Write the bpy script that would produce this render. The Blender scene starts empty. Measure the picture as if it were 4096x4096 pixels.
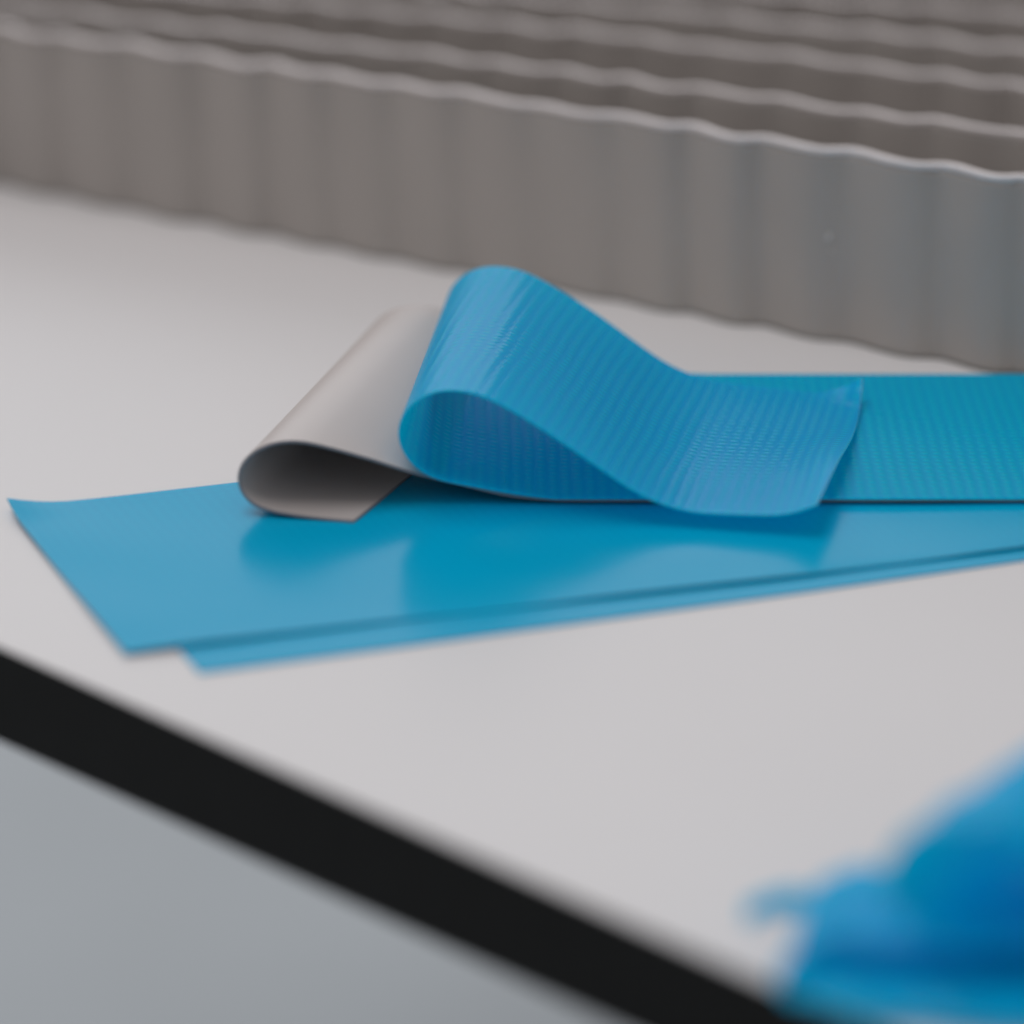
import bpy, math, random
import numpy as np
from mathutils import Vector

# ------------------------------------------------------------------ camera, world, lamps
S = 0.001                                    # coordinates below are written in millimetres
sc = bpy.context.scene
col = sc.collection
FPX, CAM_H, PITCH = 16616.74, 270.16, math.radians(20)

cam = bpy.data.cameras.new("camera")
cam.sensor_width = 36.0
cam.lens = 36.0 * FPX / 4096.0
cam.clip_start, cam.clip_end = 0.01, 50.0
cam.dof.use_dof = True
cam.dof.focus_distance = 0.812
cam.dof.aperture_fstop = 5.3
cam_o = bpy.data.objects.new("camera", cam)
cam_o.location = (0, 0, CAM_H * S)
cam_o.rotation_euler = (math.radians(90) - PITCH, 0, 0)
col.objects.link(cam_o)
sc.camera = cam_o

world = bpy.data.worlds.new("World")
sc.world = world
world.use_nodes = True
wb = world.node_tree.nodes["Background"]
wb.inputs[0].default_value = (0.97, 0.96, 0.985, 1)
wb.inputs[1].default_value = 0.37

def area(name, loc, target, sx, sy, watts, color):
    l = bpy.data.lights.new(name, 'AREA')
    l.shape = 'RECTANGLE'; l.size, l.size_y = sx, sy
    l.energy = watts; l.color = color
    o = bpy.data.objects.new(name, l)
    o.location = loc
    o.rotation_euler = (Vector(target) - Vector(loc)).to_track_quat('-Z', 'Y').to_euler()
    col.objects.link(o)
    return o

area("ceiling_lamp", (-0.5, 0.9, 1.9), (0, 0.8, 0), 1.6, 1.2, 14.8, (1.0, 0.975, 0.965))
area("window_light", (-0.5, 3.9, 1.35), (0, 0.8, 0.1), 2.5, 2.0, 18.5, (0.91, 0.955, 1.0))

sc.view_settings.view_transform = 'Standard'
sc.view_settings.look = 'None'
sc.view_settings.exposure = 0.0
sc.view_settings.gamma = 1.0
sc.view_settings.use_curve_mapping = False
sc.cycles.use_denoising = True
sc.cycles.max_bounces = 16
sc.cycles.diffuse_bounces = 14

# ------------------------------------------------------------------ materials
def new_mat(name):
    m = bpy.data.materials.new(name); m.use_nodes = True
    nt = m.node_tree
    return m, nt, nt.nodes["Principled BSDF"]

def nd(nt, kind, **kw):
    n = nt.nodes.new(kind)
    for k, v in kw.items(): setattr(n, k, v)
    return n

def plain(name, color, rough, noise=0.0, scale=60, ior=1.45, bump=0.0, bscale=900, spec=0.5):
    m, nt, b = new_mat(name)
    b.inputs['Roughness'].default_value = rough
    b.inputs['IOR'].default_value = ior
    b.inputs['Specular IOR Level'].default_value = spec
    tc = nd(nt, 'ShaderNodeTexCoord')
    n = nd(nt, 'ShaderNodeTexNoise'); n.inputs['Scale'].default_value = scale; n.inputs['Detail'].default_value = 5
    nt.links.new(tc.outputs['Object'], n.inputs['Vector'])
    r = nd(nt, 'ShaderNodeValToRGB')
    r.color_ramp.elements[0].position, r.color_ramp.elements[1].position = .3, .7
    r.color_ramp.elements[0].color = tuple(c * (1 - noise) for c in color) + (1,)
    r.color_ramp.elements[1].color = tuple(min(1, c * (1 + noise)) for c in color) + (1,)
    nt.links.new(n.outputs[0], r.inputs[0]); nt.links.new(r.outputs[0], b.inputs['Base Color'])
    if bump:
        n2 = nd(nt, 'ShaderNodeTexNoise'); n2.inputs['Scale'].default_value = bscale; n2.inputs['Detail'].default_value = 3
        nt.links.new(tc.outputs['Object'], n2.inputs['Vector'])
        bp = nd(nt, 'ShaderNodeBump'); bp.inputs['Strength'].default_value = bump; bp.inputs['Distance'].default_value = 0.0002
        nt.links.new(n2.outputs[0], bp.inputs['Height']); nt.links.new(bp.outputs[0], b.inputs['Normal'])
    return m

def math_node(nt, op, a, b=None, c=None):
    n = nd(nt, 'ShaderNodeMath', operation=op)
    for i, v in enumerate((a, b, c)):
        if v is None: continue
        if isinstance(v, (int, float)): n.inputs[i].default_value = v
        else: nt.links.new(v, n.inputs[i])
    return n.outputs[0]

def blue_belt_mat(name, low, high, rough, weave, trans, trans_col, pu=2.35, pv=2.1, spec=0.5):
    """Blue polymer film with the imprint of a woven carrier: dashes in staggered rows (UV in mm)."""
    m, nt, b = new_mat(name)
    uv = nd(nt, 'ShaderNodeUVMap'); uv.uv_map = "UVMap"
    sp = nd(nt, 'ShaderNodeSeparateXYZ'); nt.links.new(uv.outputs[0], sp.inputs[0])
    u, v = sp.outputs[0], sp.outputs[1]
    tc = nd(nt, 'ShaderNodeTexCoord')
    wn = nd(nt, 'ShaderNodeTexNoise'); wn.inputs['Scale'].default_value = 45; wn.inputs['Detail'].default_value = 2
    nt.links.new(tc.outputs['Object'], wn.inputs['Vector'])
    u2 = math_node(nt, 'ADD', u, math_node(nt, 'MULTIPLY', wn.outputs[0], 0.9))
    tau = 2 * math.pi
    rows = math_node(nt, 'SINE', math_node(nt, 'MULTIPLY', v, tau / pv))
    half = math_node(nt, 'SINE', math_node(nt, 'MULTIPLY', v, tau / pv / 2))
    stag = math_node(nt, 'MULTIPLY', half, 0.45)
    cols = math_node(nt, 'SINE', math_node(nt, 'ADD', math_node(nt, 'MULTIPLY', u2, tau / pu), stag))
    r01 = math_node(nt, 'MULTIPLY_ADD', rows, 0.5, 0.5)
    c01 = math_node(nt, 'MULTIPLY_ADD', cols, 0.5, 0.5)
    h = math_node(nt, 'ADD', math_node(nt, 'MULTIPLY', r01, c01), math_node(nt, 'MULTIPLY', c01, 0.30))
    fine = nd(nt, 'ShaderNodeTexNoise'); fine.inputs['Scale'].default_value = 700; fine.inputs['Detail'].default_value = 2
    nt.links.new(tc.outputs['Object'], fine.inputs['Vector'])
    # dull patches where the film has been handled
    pat = nd(nt, 'ShaderNodeTexNoise'); pat.inputs['Scale'].default_value = 28; pat.inputs['Detail'].default_value = 3
    nt.links.new(tc.outputs['Object'], pat.inputs['Vector'])
    hh = math_node(nt, 'ADD', math_node(nt, 'MULTIPLY', h, math_node(nt, 'MULTIPLY_ADD', pat.outputs[0], 1.6, 0.2)), math_node(nt, 'MULTIPLY', fine.outputs[0], 0.12))
    bp = nd(nt, 'ShaderNodeBump'); bp.inputs['Strength'].default_value = 1.0
    bp.inputs['Distance'].default_value = weave * S
    nt.links.new(hh, bp.inputs['Height'])
    mx = nd(nt, 'ShaderNodeMix', data_type='RGBA')
    mx.inputs[6].default_value = low + (1,); mx.inputs[7].default_value = high + (1,)
    nt.links.new(math_node(nt, 'MULTIPLY', h, 0.62), mx.inputs[0])
    nt.nodes.remove(b)
    df = nd(nt, 'ShaderNodeBsdfDiffuse'); nt.links.new(mx.outputs[2], df.inputs[0]); nt.links.new(bp.outputs[0], df.inputs['Normal'])
    tr = nd(nt, 'ShaderNodeBsdfTranslucent'); tr.inputs[0].default_value = trans_col + (1,)
    body = nd(nt, 'ShaderNodeMixShader'); body.inputs[0].default_value = trans
    nt.links.new(df.outputs[0], body.inputs[1]); nt.links.new(tr.outputs[0], body.inputs[2])
    gl = nd(nt, 'ShaderNodeBsdfGlossy'); nt.links.new(bp.outputs[0], gl.inputs['Normal'])
    nt.links.new(math_node(nt, 'MULTIPLY_ADD', pat.outputs[0], 0.24, rough - 0.12), gl.inputs['Roughness'])
    fr = nd(nt, 'ShaderNodeFresnel'); fr.inputs[0].default_value = 1.45
    nt.links.new(bp.outputs[0], fr.inputs['Normal'])
    full = nd(nt, 'ShaderNodeMixShader')
    nt.links.new(math_node(nt, 'MULTIPLY', fr.outputs[0], spec), full.inputs[0])
    nt.links.new(body.outputs[0], full.inputs[1]); nt.links.new(gl.outputs[0], full.inputs[2])
    nt.links.new(full.outputs[0], nt.nodes["Material Output"].inputs[0])
    return m

M_TOP = plain("white_laminate", (0.725, 0.702, 0.702), 0.42, 0.012, 9, bump=0.05, bscale=2500)
M_CORE = plain("black_core", (0.0065, 0.007, 0.0068), 0.6, 0.15, 120, bump=0.2, spec=0.25)
M_FLOOR = plain("floor_vinyl", (0.44, 0.475, 0.50), 0.5, 0.05, 6)
M_GREY = plain("grey_belt_face", (0.385, 0.35, 0.325), 0.30, 0.03, 30, bump=0.06, bscale=700)
M_GREYRIM_LIT = plain("grey_belt_cut_lit", (0.80, 0.74, 0.73), 0.5, 0.05, 160)  # pinkish cut edge, its colour raised further to paint in the overhead light
M_GREYFOOT_SHADE = plain("grey_belt_foot_shade", (0.16, 0.155, 0.14), 0.5, 0.05, 100)  # thin base rim, its dark tone also paints the contact shadow
M_COVER = plain("grey_cover", (0.52, 0.463, 0.442), 0.36, 0.02, 30)
M_EDGE_SHADE = plain("belt_side_shade", (0.27, 0.245, 0.255), 0.6, 0.1, 100, spec=0.2)  # belt side, its colour darkened to stand in for gap shadow
M_BLUE = blue_belt_mat("blue_film", (0.0, 0.50, 1.0), (0.0, 0.76, 1.0), 0.21, 0.072, 0.65, (0.0, 0.955, 1.0), spec=0.36)
M_TEAL = blue_belt_mat("teal_film", (0.0, 0.52, 0.94), (0.0, 0.80, 1.0), 0.30, 0.080, 0.62, (0.0, 0.955, 1.0), spec=0.22)
M_SHEET = blue_belt_mat("blue_gloss", (0.0, 0.40, 0.68), (0.0, 0.44, 0.71), 0.20, 0.009, 0.06, (0.0, 0.5, 0.8), spec=0.47)
M_FORE = blue_belt_mat("blue_film_near", (0.0, 0.54, 1.0), (0.0, 0.70, 1.0), 0.24, 0.03, 0.60, (0.0, 0.92, 1.0), spec=0.36)
M_SPECK = plain("pale_crumb", (0.62, 0.60, 0.58), 0.6)

# ------------------------------------------------------------------ mesh helpers
def tag(o, label=None, cat=None, group=None, kind=None):
    if label: o['label'] = label
    if cat: o['category'] = cat
    if group: o['group'] = group
    if kind: o['kind'] = kind
    return o

def mesh_obj(name, verts, faces, mats, parent=None, fmat=None, uvs=None, smooth=None):
    me = bpy.data.meshes.new(name)
    me.from_pydata([tuple(float(c) * S for c in v) for v in verts], [], faces)
    for m in mats: me.materials.append(m)
    if fmat is not None: me.polygons.foreach_set('material_index', fmat)
    if smooth is None: smooth = [False] * len(faces)
    me.polygons.foreach_set('use_smooth', smooth)
    if uvs is not None:
        ul = me.uv_layers.new(name="UVMap")
        li = np.empty(len(me.loops), int); me.loops.foreach_get('vertex_index', li)
        ul.data.foreach_set('uv', np.asarray(uvs, float)[li].ravel())
    me.update()
    o = bpy.data.objects.new(name, me)
    col.objects.link(o)
    if parent is not None: o.parent = parent
    return o

def empty(name, loc_mm):
    o = bpy.data.objects.new(name, None)
    o.empty_display_size = 0.01
    o.location = Vector(loc_mm) * S
    col.objects.link(o)
    return o

def slab_grid(P, th, uv=None):
    """P (n,m,3) mid-surface -> top grid, bottom grid, offset by the normals."""
    P = np.asarray(P, float)
    du = np.gradient(P, axis=0); dv = np.gradient(P, axis=1)
    N = np.cross(du, dv); N /= np.linalg.norm(N, axis=2, keepdims=True) + 1e-12
    return P + N * th / 2, P - N * th / 2

def sheet_parts(name_face, name_edge, P, th, mat, edge_mat, parent, UV, origin, mat_b=None):
    """A thin belt: the two broad faces as one part, the cut edges round it as another (a closed rim 2 um proud)."""
    P = np.asarray(P, float) - np.asarray(origin, float)
    A, B = slab_grid(P, th)
    n, m = P.shape[:2]
    verts = list(A.reshape(-1, 3)) + list(B.reshape(-1, 3))
    uv = np.concatenate([UV.reshape(-1, 2)] * 2)
    k = n * m
    fs = []
    for i in range(n - 1):
        for j in range(m - 1):
            a = i * m + j
            fs.append((a, a + m, a + m + 1, a + 1))
            fs.append((k + a, k + a + 1, k + a + m + 1, k + a + m))
    face = mesh_obj(name_face, verts, fs, [mat, mat_b or mat], parent,
                    fmat=[0, 1] * (len(fs) // 2), uvs=uv, smooth=[True] * len(fs))
    # rim: loop round the border
    idx = [(i, 0) for i in range(n)] + [(n - 1, j) for j in range(1, m)] + \
          [(i, m - 1) for i in range(n - 2, -1, -1)] + [(0, j) for j in range(m - 2, 0, -1)]
    rv, ru = [], []
    for (i, j) in idx:
        ii = min(max(i, 1), n - 2); jj = min(max(j, 1), m - 2)
        out = P[i, j] - P[ii, jj]
        out = out / (np.linalg.norm(out) + 1e-12)
        mid = P[i, j] + out * th * 0.35
        rv += [A[i, j], mid + (A[i, j] - P[i, j]) * .6, mid - (A[i, j] - P[i, j]) * .6, B[i, j]]
        ru += [UV[i, j]] * 4
    L = len(idx); rf = []
    for q in range(L):
        a, b = q * 4, ((q + 1) % L) * 4
        for s in range(3): rf.append((a + s, b + s, b + s + 1, a + s + 1))
    mesh_obj(name_edge, rv, rf, [edge_mat], parent, uvs=ru, smooth=[True] * len(rf))
    return face

def catmull(pts, n):
    pts = np.asarray(pts, float)
    d = np.r_[0, np.cumsum(np.linalg.norm(np.diff(pts, axis=0), axis=1) ** 0.6)]
    t = np.linspace(0, d[-1], n * 3)
    ext = np.vstack([2 * pts[0] - pts[1], pts, 2 * pts[-1] - pts[-2]])
    de = np.r_[-(d[1] - d[0]), d, 2 * d[-1] - d[-2]]
    out = []
    for tt in t:
        i = min(max(np.searchsorted(de, tt, side='right') - 1, 1), len(ext) - 3)
        t0, t1, t2, t3 = de[i - 1:i + 3]; p0, p1, p2, p3 = ext[i - 1:i + 3]
        a1 = (t1 - tt) / (t1 - t0) * p0 + (tt - t0) / (t1 - t0) * p1
        a2 = (t2 - tt) / (t2 - t1) * p1 + (tt - t1) / (t2 - t1) * p2
        a3 = (t3 - tt) / (t3 - t2) * p2 + (tt - t2) / (t3 - t2) * p3
        b1 = (t2 - tt) / (t2 - t0) * a1 + (tt - t0) / (t2 - t0) * a2
        b2 = (t3 - tt) / (t3 - t1) * a2 + (tt - t1) / (t3 - t1) * a3
        out.append((t2 - tt) / (t2 - t1) * b1 + (tt - t1) / (t2 - t1) * b2)
    out = np.array(out)
    s = np.r_[0, np.cumsum(np.linalg.norm(np.diff(out, axis=0), axis=1))]
    ss = np.linspace(0, s[-1], n)
    return np.stack([np.interp(ss, s, out[:, k]) for k in range(3)], 1), ss

# ------------------------------------------------------------------ floor and tabletop
fl = mesh_obj("floor", [(-4000, -3000, -420), (4000, -3000, -420), (4000, 5000, -420), (-4000, 5000, -420)],
              [(0, 1, 2, 3)], [M_FLOOR])
tag(fl, "pale blue grey floor out of focus below the table", kind='structure')

# the front edge runs from far left to near right
E0 = np.array([-89.1, 673.4]); E1 = np.array([34.4, 545.8])
ed = (E1 - E0) / np.linalg.norm(E1 - E0)
en = np.array([-ed[1], ed[0]])
if en[1] < 0: en = -en
TA, TB = E0 - ed * 420, E1 + ed * 420

def edge_prism(name, prof, mat, parent, back):
    """prof: list of (offset inward, z) from the front edge, closed with the far side `back` mm behind."""
    vs = []
    for base in (TA, TB):
        for (o, z) in prof: vs.append((*(base + en * o), z))
    n = len(prof)
    fs = [(i, n + i, n + (i + 1) % n, (i + 1) % n) for i in range(n)]
    fs += [tuple(range(n - 1, -1, -1)), tuple(range(n, 2 * n))]
    sm = [False] * len(fs)
    return mesh_obj(name, vs, fs, [mat], parent, smooth=sm)

table = empty("tabletop", (0, 800, -19.0))
tag(table, "white tabletop with a thick black front edge", "table")
TA = TA - np.array([0, 800]); TB = TB - np.array([0, 800])
BK = 1100
edge_prism("laminate_surface", [(0.35, 19.0), (BK, 19.0), (BK, 18.6), (0.0, 18.6), (0.0, 18.75), (0.12, 18.94)], M_TOP, table, BK)
edge_prism("black_edge", [(0.0, 18.6), (BK, 18.6), (BK, 0.35), (0.5, 0.35), (0.0, 0.85)], M_CORE, table, BK)
edge_prism("backing_laminate", [(0.6, 0.35), (BK, 0.35), (BK, 0.0), (0.7, 0.0)], M_TOP, table, BK)

# ------------------------------------------------------------------ grey wavy strips standing on edge
WH = 40.6
def wavy(top, base, x0, x1, phase, amp, label, seed, h=WH, th=1.25, period=16.25):
    rnd = random.Random(seed)
    org = (0.5 * (x0 + x1), float(np.polyval(base, 0.5 * (x0 + x1))), 0)
    t = empty("wavy_strip", org)
    tag(t, label, "belt strip", "grey wavy belt strips standing on edge")
    n = int((x1 - x0) / 0.8)
    xs = np.linspace(x0, x1, n)
    ph = [rnd.uniform(0, 6.28) for _ in range(6)]
    def wave(x, z):
        q = 2 * math.pi * (x - phase) / period + 0.45 * np.sin(x / 27 + ph[0]) + 0.45 * np.sin(x / 12.3 + ph[4]) + 0.16 * np.sin(z / 14 + ph[1] + x / 40)
        a = amp * (1 + 0.3 * np.sin(x / 23 + ph[2]) + 0.2 * np.sin(x / 8.7 + ph[5]) - 1.5 * (z / WH) * (1 - z / WH) + 0.30 * (z / WH) ** 4) 
        return a * (np.cos(q) + 0.08 * np.cos(2 * q + 0.8)) + 0.35 * np.sin(x / 9.1 + z / 17 + ph[3])
    zs = [0.5, 1.2, 3, 7, 12, 18, 24, 30, 35, 38, h - 1.2]
    def pt(x, z):
        f = z / WH
        y = (1 - f) * np.polyval(base, x) + f * np.polyval(top, x)
        zz = z + 0.16 * math.sin(x / 6.3 + ph[4]) * f + 0.05 * math.sin(x / 1.7 + ph[5]) * f
        return np.array([x, y + wave(x, z), zz])
    def solid(name, zlist, mat, thk, rnd_top=False):
        P = np.array([[pt(x, z) for z in zlist] for x in xs]) - np.array(org)
        du = np.gradient(P, axis=0)
        N = np.stack([-du[..., 1], du[..., 0], 0 * du[..., 0]], -1); N /= np.linalg.norm(N, axis=2, keepdims=True)
        tk = np.array(thk)[None, :, None] / 2
        F, B = P - N * tk, P + N * tk
        m = len(zlist); k = n * m
        vs = list(F.reshape(-1, 3)) + list(B.reshape(-1, 3)); fs = []
        for i in range(n - 1):
            for j in range(m - 1):
                a = i * m + j
                fs.append((a, a + m, a + m + 1, a + 1)); fs.append((k + a, k + a + 1, k + a + m + 1, k + a + m))
            for j, flip in ((0, True), (m - 1, False)):
                a = i * m + j
                q = (a, a + m, k + a + m, k + a)
                fs.append(q[::-1] if flip else q)
        for i in (0, n - 1):
            for j in range(m - 1):
                a = i * m + j
                fs.append((a, a + 1, k + a + 1, k + a))
        return mesh_obj(name, vs, fs, [mat], t, smooth=[True] * len(fs))
    global CX, CY, CT
    if seed == 1:
        CX = xs; CY = np.array([pt(x, 0.0)[1] for x in xs]) - th * .5; CT = np.array([pt(x, WH)[1] for x in xs]) - th * .5
    solid("strip_face", zs, M_GREY, [th] * len(zs))
    solid("cut_edge", [h - 1.2, h - 0.9, h - 0.35, h - 0.08, h], M_GREYRIM_LIT, [th + .02, th + 0.55, th + 0.7, th + 0.6, th + .2])
    solid("foot_edge", [0.0, 0.3, 0.5], M_GREYFOOT_SHADE, [th + 0.25, th + 0.3, th + .02])
    return t

topA = [-1.67e-4, -0.5983, 899.26]; baseA = [6.2e-5, -0.6455, 893.6]
topB = [-3.28e-4, -0.525, 931.98]; topC = [-4.8e-4, -0.4746, 972.7]
topD = [-4.05e-4, -0.4112, 1002.2]; topE = [-1e-4, -0.346, 1026.5]
sA = wavy(topA, baseA, -175, 150, -24.3, 1.2, "frontmost grey wavy strip, the tall one whose whole face shows", 1)
wavy(topB, [c for c in topB[:2]] + [topB[2] - 3], -180, 160, -20.3, 1.2, "second grey wavy strip, directly behind the frontmost one", 2)
wavy(topC, [c for c in topC[:2]] + [topC[2] + 2], -180, 170, -16.6, 1.2, "third grey wavy strip counted from the front", 3)
wavy(topD, [c for c in topD[:2]] + [topD[2] - 2], -180, 180, -13.0, 1.2, "fourth grey wavy strip counted from the front", 4)
wavy(topE, [c for c in topE[:2]] + [topE[2] + 1], -180, 190, -10.0, 1.2, "fifth grey wavy strip from the front, blurred near the top right corner", 5)

topF = [-1e-4, -0.34, 1056.0]
wavy(topF, topF, -180, 190, -8.0, 1.25, "rearmost grey wavy strip, very faint at the top edge of the picture", 6)

# ------------------------------------------------------------------ two glossy blue sheets lying flat
def flat_sheet(name, label, c_bl, c_fl, back_dir, front_pts, W, z, th, lift, group):
    """c_fl front left corner; front_pts polyline of the front edge to the right; left edge goes to c_bl."""
    org = (*c_fl, 0)
    t = empty(name, org)
    tag(t, label, "belt sheet", group)
    fp = np.asarray(front_pts, float)
    n, m = 90, 34
    d = np.r_[0, np.cumsum(np.linalg.norm(np.diff(fp, axis=0), axis=1))]
    s = np.linspace(0, d[-1], n)
    F = np.stack([np.interp(s, d, fp[:, k]) for k in (0, 1)], 1)
    w = np.asarray(c_bl, float) - np.asarray(c_fl, float)
    P = np.zeros((n, m, 3)); UV = np.zeros((n, m, 2))
    wl = np.linalg.norm(w)
    for i in range(n):
        for j in range(m):
            tt = j / (m - 1)
            q = F[i] + w * tt + np.array([0, s[i] * back_dir * tt])
            P[i, j] = (*q, z + lift(s[i], tt * wl, wl))
            UV[i, j] = (s[i], tt * wl)
    sheet_parts("sheet_face", "cut_edge", P, th, M_SHEET, M_SHEET, t, UV, org)
    return t

def lift_top(s, t, wl):
    r = math.hypot(s, (wl - t))
    c = 1.7 * max(0, 1 - r / 13.0) ** 2
    c += 0.16 * max(0, 1 - t / 6.0) ** 2 * (0.5 + 0.5 * math.sin(s / 21 + 1.5)) * (1 if s > 10 else s / 10)
    c += 0.10 + 0.22 * math.sin(s / 13.0 + t / 30) * math.sin(t / 19 + 1) ** 2 + 0.05 * math.sin(s / 6.1 + t / 9)
    return c
g_sheet = "glossy blue belt sheets lying flat on the table"
flat_sheet("belt_sheet", "upper glossy blue belt sheet, its lifted corner farthest left", (-95.9, 742.6), (-67.1, 668.8), 0.0,
           [(-67.1, 668.8), (-19.8, 684.6), (52.4, 706.4), (94.9, 721.1), (175, 750)], 79, 0.62, 0.32, lift_top, g_sheet)
flat_sheet("belt_sheet", "lower blue belt sheet showing as a narrow band along the front of the upper one", (-83, 735), (-53.6, 660.9), 0.0,
           [(-53.6, 660.9), (-19.5, 673.0), (52.0, 699.2), (94.2, 715.6), (175, 747)], 79, 0.20, 0.30,
           lambda s, t, wl: 0.0, g_sheet)

# bending profile of the ribbed blue belt, needed first because the grey belt lies under it
TH = [3.14, 3.1785, 3.0215, 2.9440, 2.9446, 2.1156, 0.99805, 0.10927, -0.43042, -0.54264, -0.57438,
      -0.57533, -0.29435, 0.04764, 0.03, 0.50, -0.45, -0.65]
D, Q0, QE, LB, Z0 = 0.09659, 20.803, 180.0, 162.9, 2.30
O = np.array([45.632, 743.4, 0.0]); a = np.array([-1.0, 0, 0]); w = np.array([0, 1.0, 0])
bdir = math.cos(D) * w - math.sin(D) * a
pdir = math.cos(D) * a + math.sin(D) * w
qq = np.linspace(-160, QE, 900)
kn = np.linspace(Q0, QE, len(TH))
T = np.interp(qq, np.r_[-160, kn[0] - 1e-3, kn], np.r_[math.pi, math.pi, TH])
ker = np.hanning(23); ker /= ker.sum()
T = np.convolve(np.pad(T, 11, mode='edge'), ker, mode='valid')
dq = qq[1] - qq[0]
X = np.r_[0, np.cumsum(-np.cos((T[1:] + T[:-1]) / 2) * dq)] + qq[0]
Z = np.r_[0, np.cumsum(np.sin((T[1:] + T[:-1]) / 2) * dq)] + Z0
def belt_at(s, t):
    q = s * math.cos(D) + t * math.sin(D); be = -s * math.sin(D) + t * math.cos(D)
    return O + be * bdir + np.interp(q, qq, X) * pdir + np.array([0, 0, np.interp(q, qq, Z)])

imax = int(np.argmax(X))
def under_blue(x, y):
    """Underside height of the blue belt's lower run above (x, y)."""
    r = np.array([x, y, 0]) - O
    xx = r @ pdir
    if xx < X[imax] - 0.4: return float(np.interp(xx, X[:imax], Z[:imax]))
    return float(np.interp(X[imax] - 0.4, X[:imax], Z[:imax])) + (xx - X[imax] + 0.4) * 1.8

# ------------------------------------------------------------------ grey cover belt, curled down and under at its left end
front = [(150, 744.6, 1.45), (60, 744.6, 1.45), (30, 744.6, 1.45), (18, 744.6, 1.48), (7.5, 744.6, 1.65), (-0.5, 744.8, 2.4), (-9.3, 745.2, 4.4), (-19.0, 743.9, 7.4),
         (-28.2, 742.6, 10.9), (-35.0, 741.7, 13.2), (-39.1, 741.2, 14.3), (-42.3, 740.8, 14.6), (-45.4, 740.4, 14.2),
         (-48.7, 739.9, 12.7), (-50.8, 739.4, 10.5), (-51.5, 739.0, 7.9), (-50.9, 738.5, 5.5), (-48.9, 737.8, 3.4),
         (-45.6, 737.0, 2.2), (-41.8, 736.2, 1.7), (-35.3, 735.0, 1.25), (-29.8, 733.9, 1.12)]
C, cs = catmull(front, 260)
n, m = len(C), 40
P = np.zeros((n, m, 3)); UV = np.zeros((n, m, 2))
L = cs[-1]
for i in range(n):
    # conical: the curl is a little wider set than the flat part
    k = min(1, max(0, (cs[i] - 125) / 50)); k = k * k * (3 - 2 * k)
    B = np.array([-1.0, 74.0, 0]) * (1 - k) + np.array([21.9, 86.4, 0]) * k
    for j in range(m):
        tt = j / (m - 1)
        P[i, j] = C[i] + B * tt; UV[i, j] = (cs[i], tt * 80)
# slanted cut at the end: the last rulings are pulled along the flat run towards the right
nend = 22
ex = np.array([10.3387, 26.5696, 0]); ex = ex / ex[1] * 86.4 - np.array([21.9, 86.4, 0])
for i in range(n - nend, n):
    f = (i - (n - nend) + 1) / nend
    for j in range(m):
        P[i, j] += ex * (j / (m - 1)) * f
for i in range(n):
    if C[i][0] < -42 or i > n * 0.8: break
    for j in range(m):
        P[i, j, 2] = min(P[i, j, 2], under_blue(P[i, j, 0], P[i, j, 1]) - 0.58)
org = (-20, 745, 0)
gb = empty("grey_belt", org)
tag(gb, "smooth grey belt, its left end curled down and under beneath the blue loop", "belt")
sheet_parts("belt_face", "shaded_edge", P, 0.66, M_COVER, M_EDGE_SHADE, gb, UV, org)

# ------------------------------------------------------------------ ribbed blue belt, its left end looped up and back over itself
ns, m = 380, 60
P = np.zeros((ns, m, 3)); UV = np.zeros((ns, m, 2))
for i, s in enumerate(np.linspace(-125, LB, ns)):
    k = min(1, max(0, (s - 5) / 45)); W = 75.6 + 5.0 * k - 4.5 * min(1, max(0, (s - 105) / 50))
    for j in range(m):
        t = W * j / (m - 1)
        sb = s + 1.5 * math.sin(math.pi * min(1, t / W) ** 0.9) * max(0, (s - 140) / (LB - 140)) ** 2
        p = belt_at(sb, t)
        if s > 130:                                   # the free end: far corner flicks up
            g = (s - 130) / 33
            e_ = min(1, max(0, (t / W - 0.25) / 0.6)); e_ = e_ * e_ * (3 - 2 * e_)
            p[2] -= max(0, p[2] - 2.9) * 0.88 * e_ * min(1, g * 1.6)
            p[2] += 0.12 * math.sin(t / 9) * g
        p[2] = (2.85 + 0.5 * math.log1p(math.exp((p[2] - 2.85) / 0.5))) if s > 95 else max(p[2], Z0)
        if s > 130: p[2] += 3.8 * max(0, (s - 152) / (LB - 152)) ** 2 * max(0, (j / (m - 1) - 0.88) / 0.12) ** 1.8
        P[i, j] = p; UV[i, j] = (sb, t)
bb = empty("blue_belt", (20, 760, 0))
tag(bb, "ribbed blue belt with its left end looped up and back over itself", "belt")
sheet_parts("belt_face", "cut_edge", P, 0.45, M_BLUE, M_BLUE, bb, UV, (20, 760, 0), M_TEAL)

# ------------------------------------------------------------------ blurred blue belts in the near right corner
def curl(name, label, prof, B, twist, th, mat, org, n=150, m=24, crumple=0.85):
    C, cs = catmull(prof, n)
    B = np.asarray(B, float); P = np.zeros((n, m, 3)); UV = np.zeros((n, m, 2))
    for i in range(n):
        f = i / (n - 1)
        for j in range(m):
            t = j / (m - 1)
            q = C[i] + (B + np.asarray(twist) * f) * t
            c_ = crumple * (math.sin(q[0] / 3.1 + q[2] / 2.3 + 5 * t) * math.sin(cs[i] / 5.3 + 2.5 * t) + 0.6 * math.sin(cs[i] / 2.6 + 7 * t))
            P[i, j] = q + np.array([0.5 * c_, 0.6 * c_, abs(c_)])
            UV[i, j] = (cs[i], t * np.linalg.norm(B))
    e = empty(name, org)
    tag(e, label, "belt")
    sheet_parts("belt_face", "cut_edge", P, th, mat, mat, e, UV, org)
    return e

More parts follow.
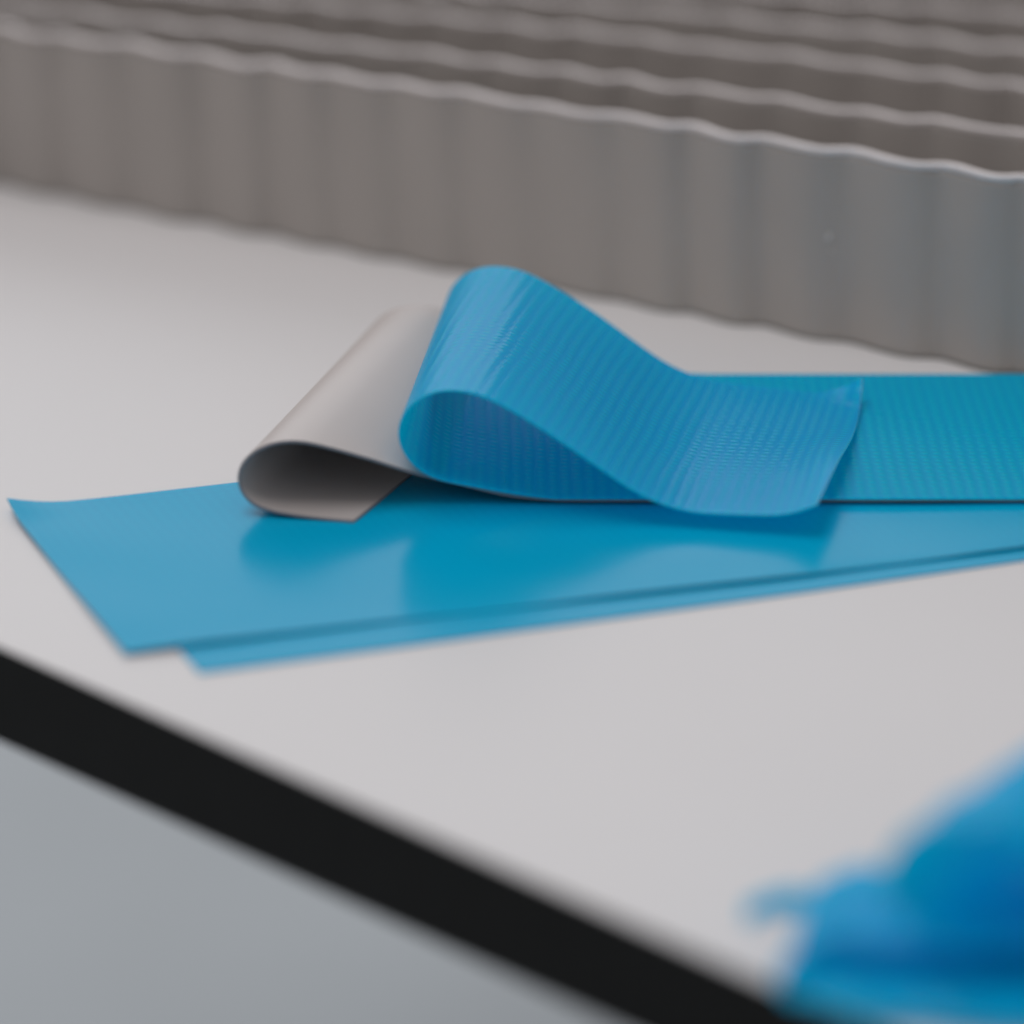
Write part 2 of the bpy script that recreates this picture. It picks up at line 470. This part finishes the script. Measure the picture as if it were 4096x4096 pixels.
curl("curled_belt", "blurred blue belt curled into an open loop at the right frame edge, near corner",
     [(97.0, 537, 13.11), (84.6, 537, 9.37), (77.6, 537, 8.18), (70.5, 537, 8.00), (63.2, 537, 8.73), (57.0, 537, 12.20), (53.6, 537, 17.22),
      (53.5, 537, 22.04), (56.5, 537, 25.69), (62.4, 537, 27.06), (71.4, 537, 25.88), (80.4, 537, 22.95), (95.0, 537, 17.67)],
     (28, 41, 0), (0, 0, 0), 0.45, M_FORE, (75, 565, 0))
curl("curled_belt", "blurred blue belt folded back on itself, overhanging the black edge at the bottom right",
     [(98, 540, 6.4), (88.5, 540, 6.4), (77.6, 540, 6.3), (66.7, 540, 6.5), (55.8, 540, 7.2), (48.6, 540, 7.8), (44.6, 540, 7.4),
      (41.6, 539, 6.0), (39.2, 537, 4.6), (38.6, 534, 3.2), (41.0, 531, 2.3), (47.0, 528.5, 2.2), (58.3, 527, 2.2), (68.6, 524, 2.4),
      (85.7, 521, 2.6), (98, 519, 2.7)],
     (5, 18, 0), (2, 17, 0), 0.45, M_FORE, (60, 540, 0))
curl("belt_offcut", "thin blurred pale blue scrap of belt standing on edge near the table corner",
     [(35.0, 562.5, 0.1), (38.5, 565.5, 0.1), (42.5, 566.6, 0.1), (46.0, 563.0, 0.1), (47.3, 557.0, 0.1), (47.0, 549.5, 0.1)],
     (0, 2.5, 1.9), (0, 0, 2.2), 0.3, M_FORE, (40, 565, 0), 80, 8, 0.0)

# small pale crumb stuck to the frontmost strip
for (x, y, z, r) in ((67.7, 846.3, 22.0, 0.6), (68.2, 846.2, 19.4, 0.3), (97.7, 833.5, 39.0, 0.45), (103.2, 829.5, 39.6, 0.5)):
    rnd = random.Random(int(x * 10))
    # seat the crumb on the strip's face
    yy = float(np.interp(x, CX, CY + (z / WH) * (CT - CY)))
    vs, fs = [], []
    for a_ in range(5):
        for b_ in range(7):
            th_, ph_ = math.pi * (a_ + .5) / 5, 2 * math.pi * b_ / 7
            k = r * rnd.uniform(.7, 1.25)
            vs.append((x + k * math.sin(th_) * math.cos(ph_), yy + .5 * k * math.sin(th_) * math.sin(ph_), z + 1.3 * k * math.cos(th_)))
    for a_ in range(4):
        for b_ in range(7):
            fs.append((a_ * 7 + b_, a_ * 7 + (b_ + 1) % 7, (a_ + 1) * 7 + (b_ + 1) % 7, (a_ + 1) * 7 + b_))
    fs += [tuple(range(6, -1, -1)), tuple(range(28, 35))]
    o_ = sA.location / S
    mesh_obj("pale_fleck", [(v[0] - o_.x, v[1] - o_.y, v[2]) for v in vs], fs, [M_SPECK], sA, smooth=[True] * len(fs))
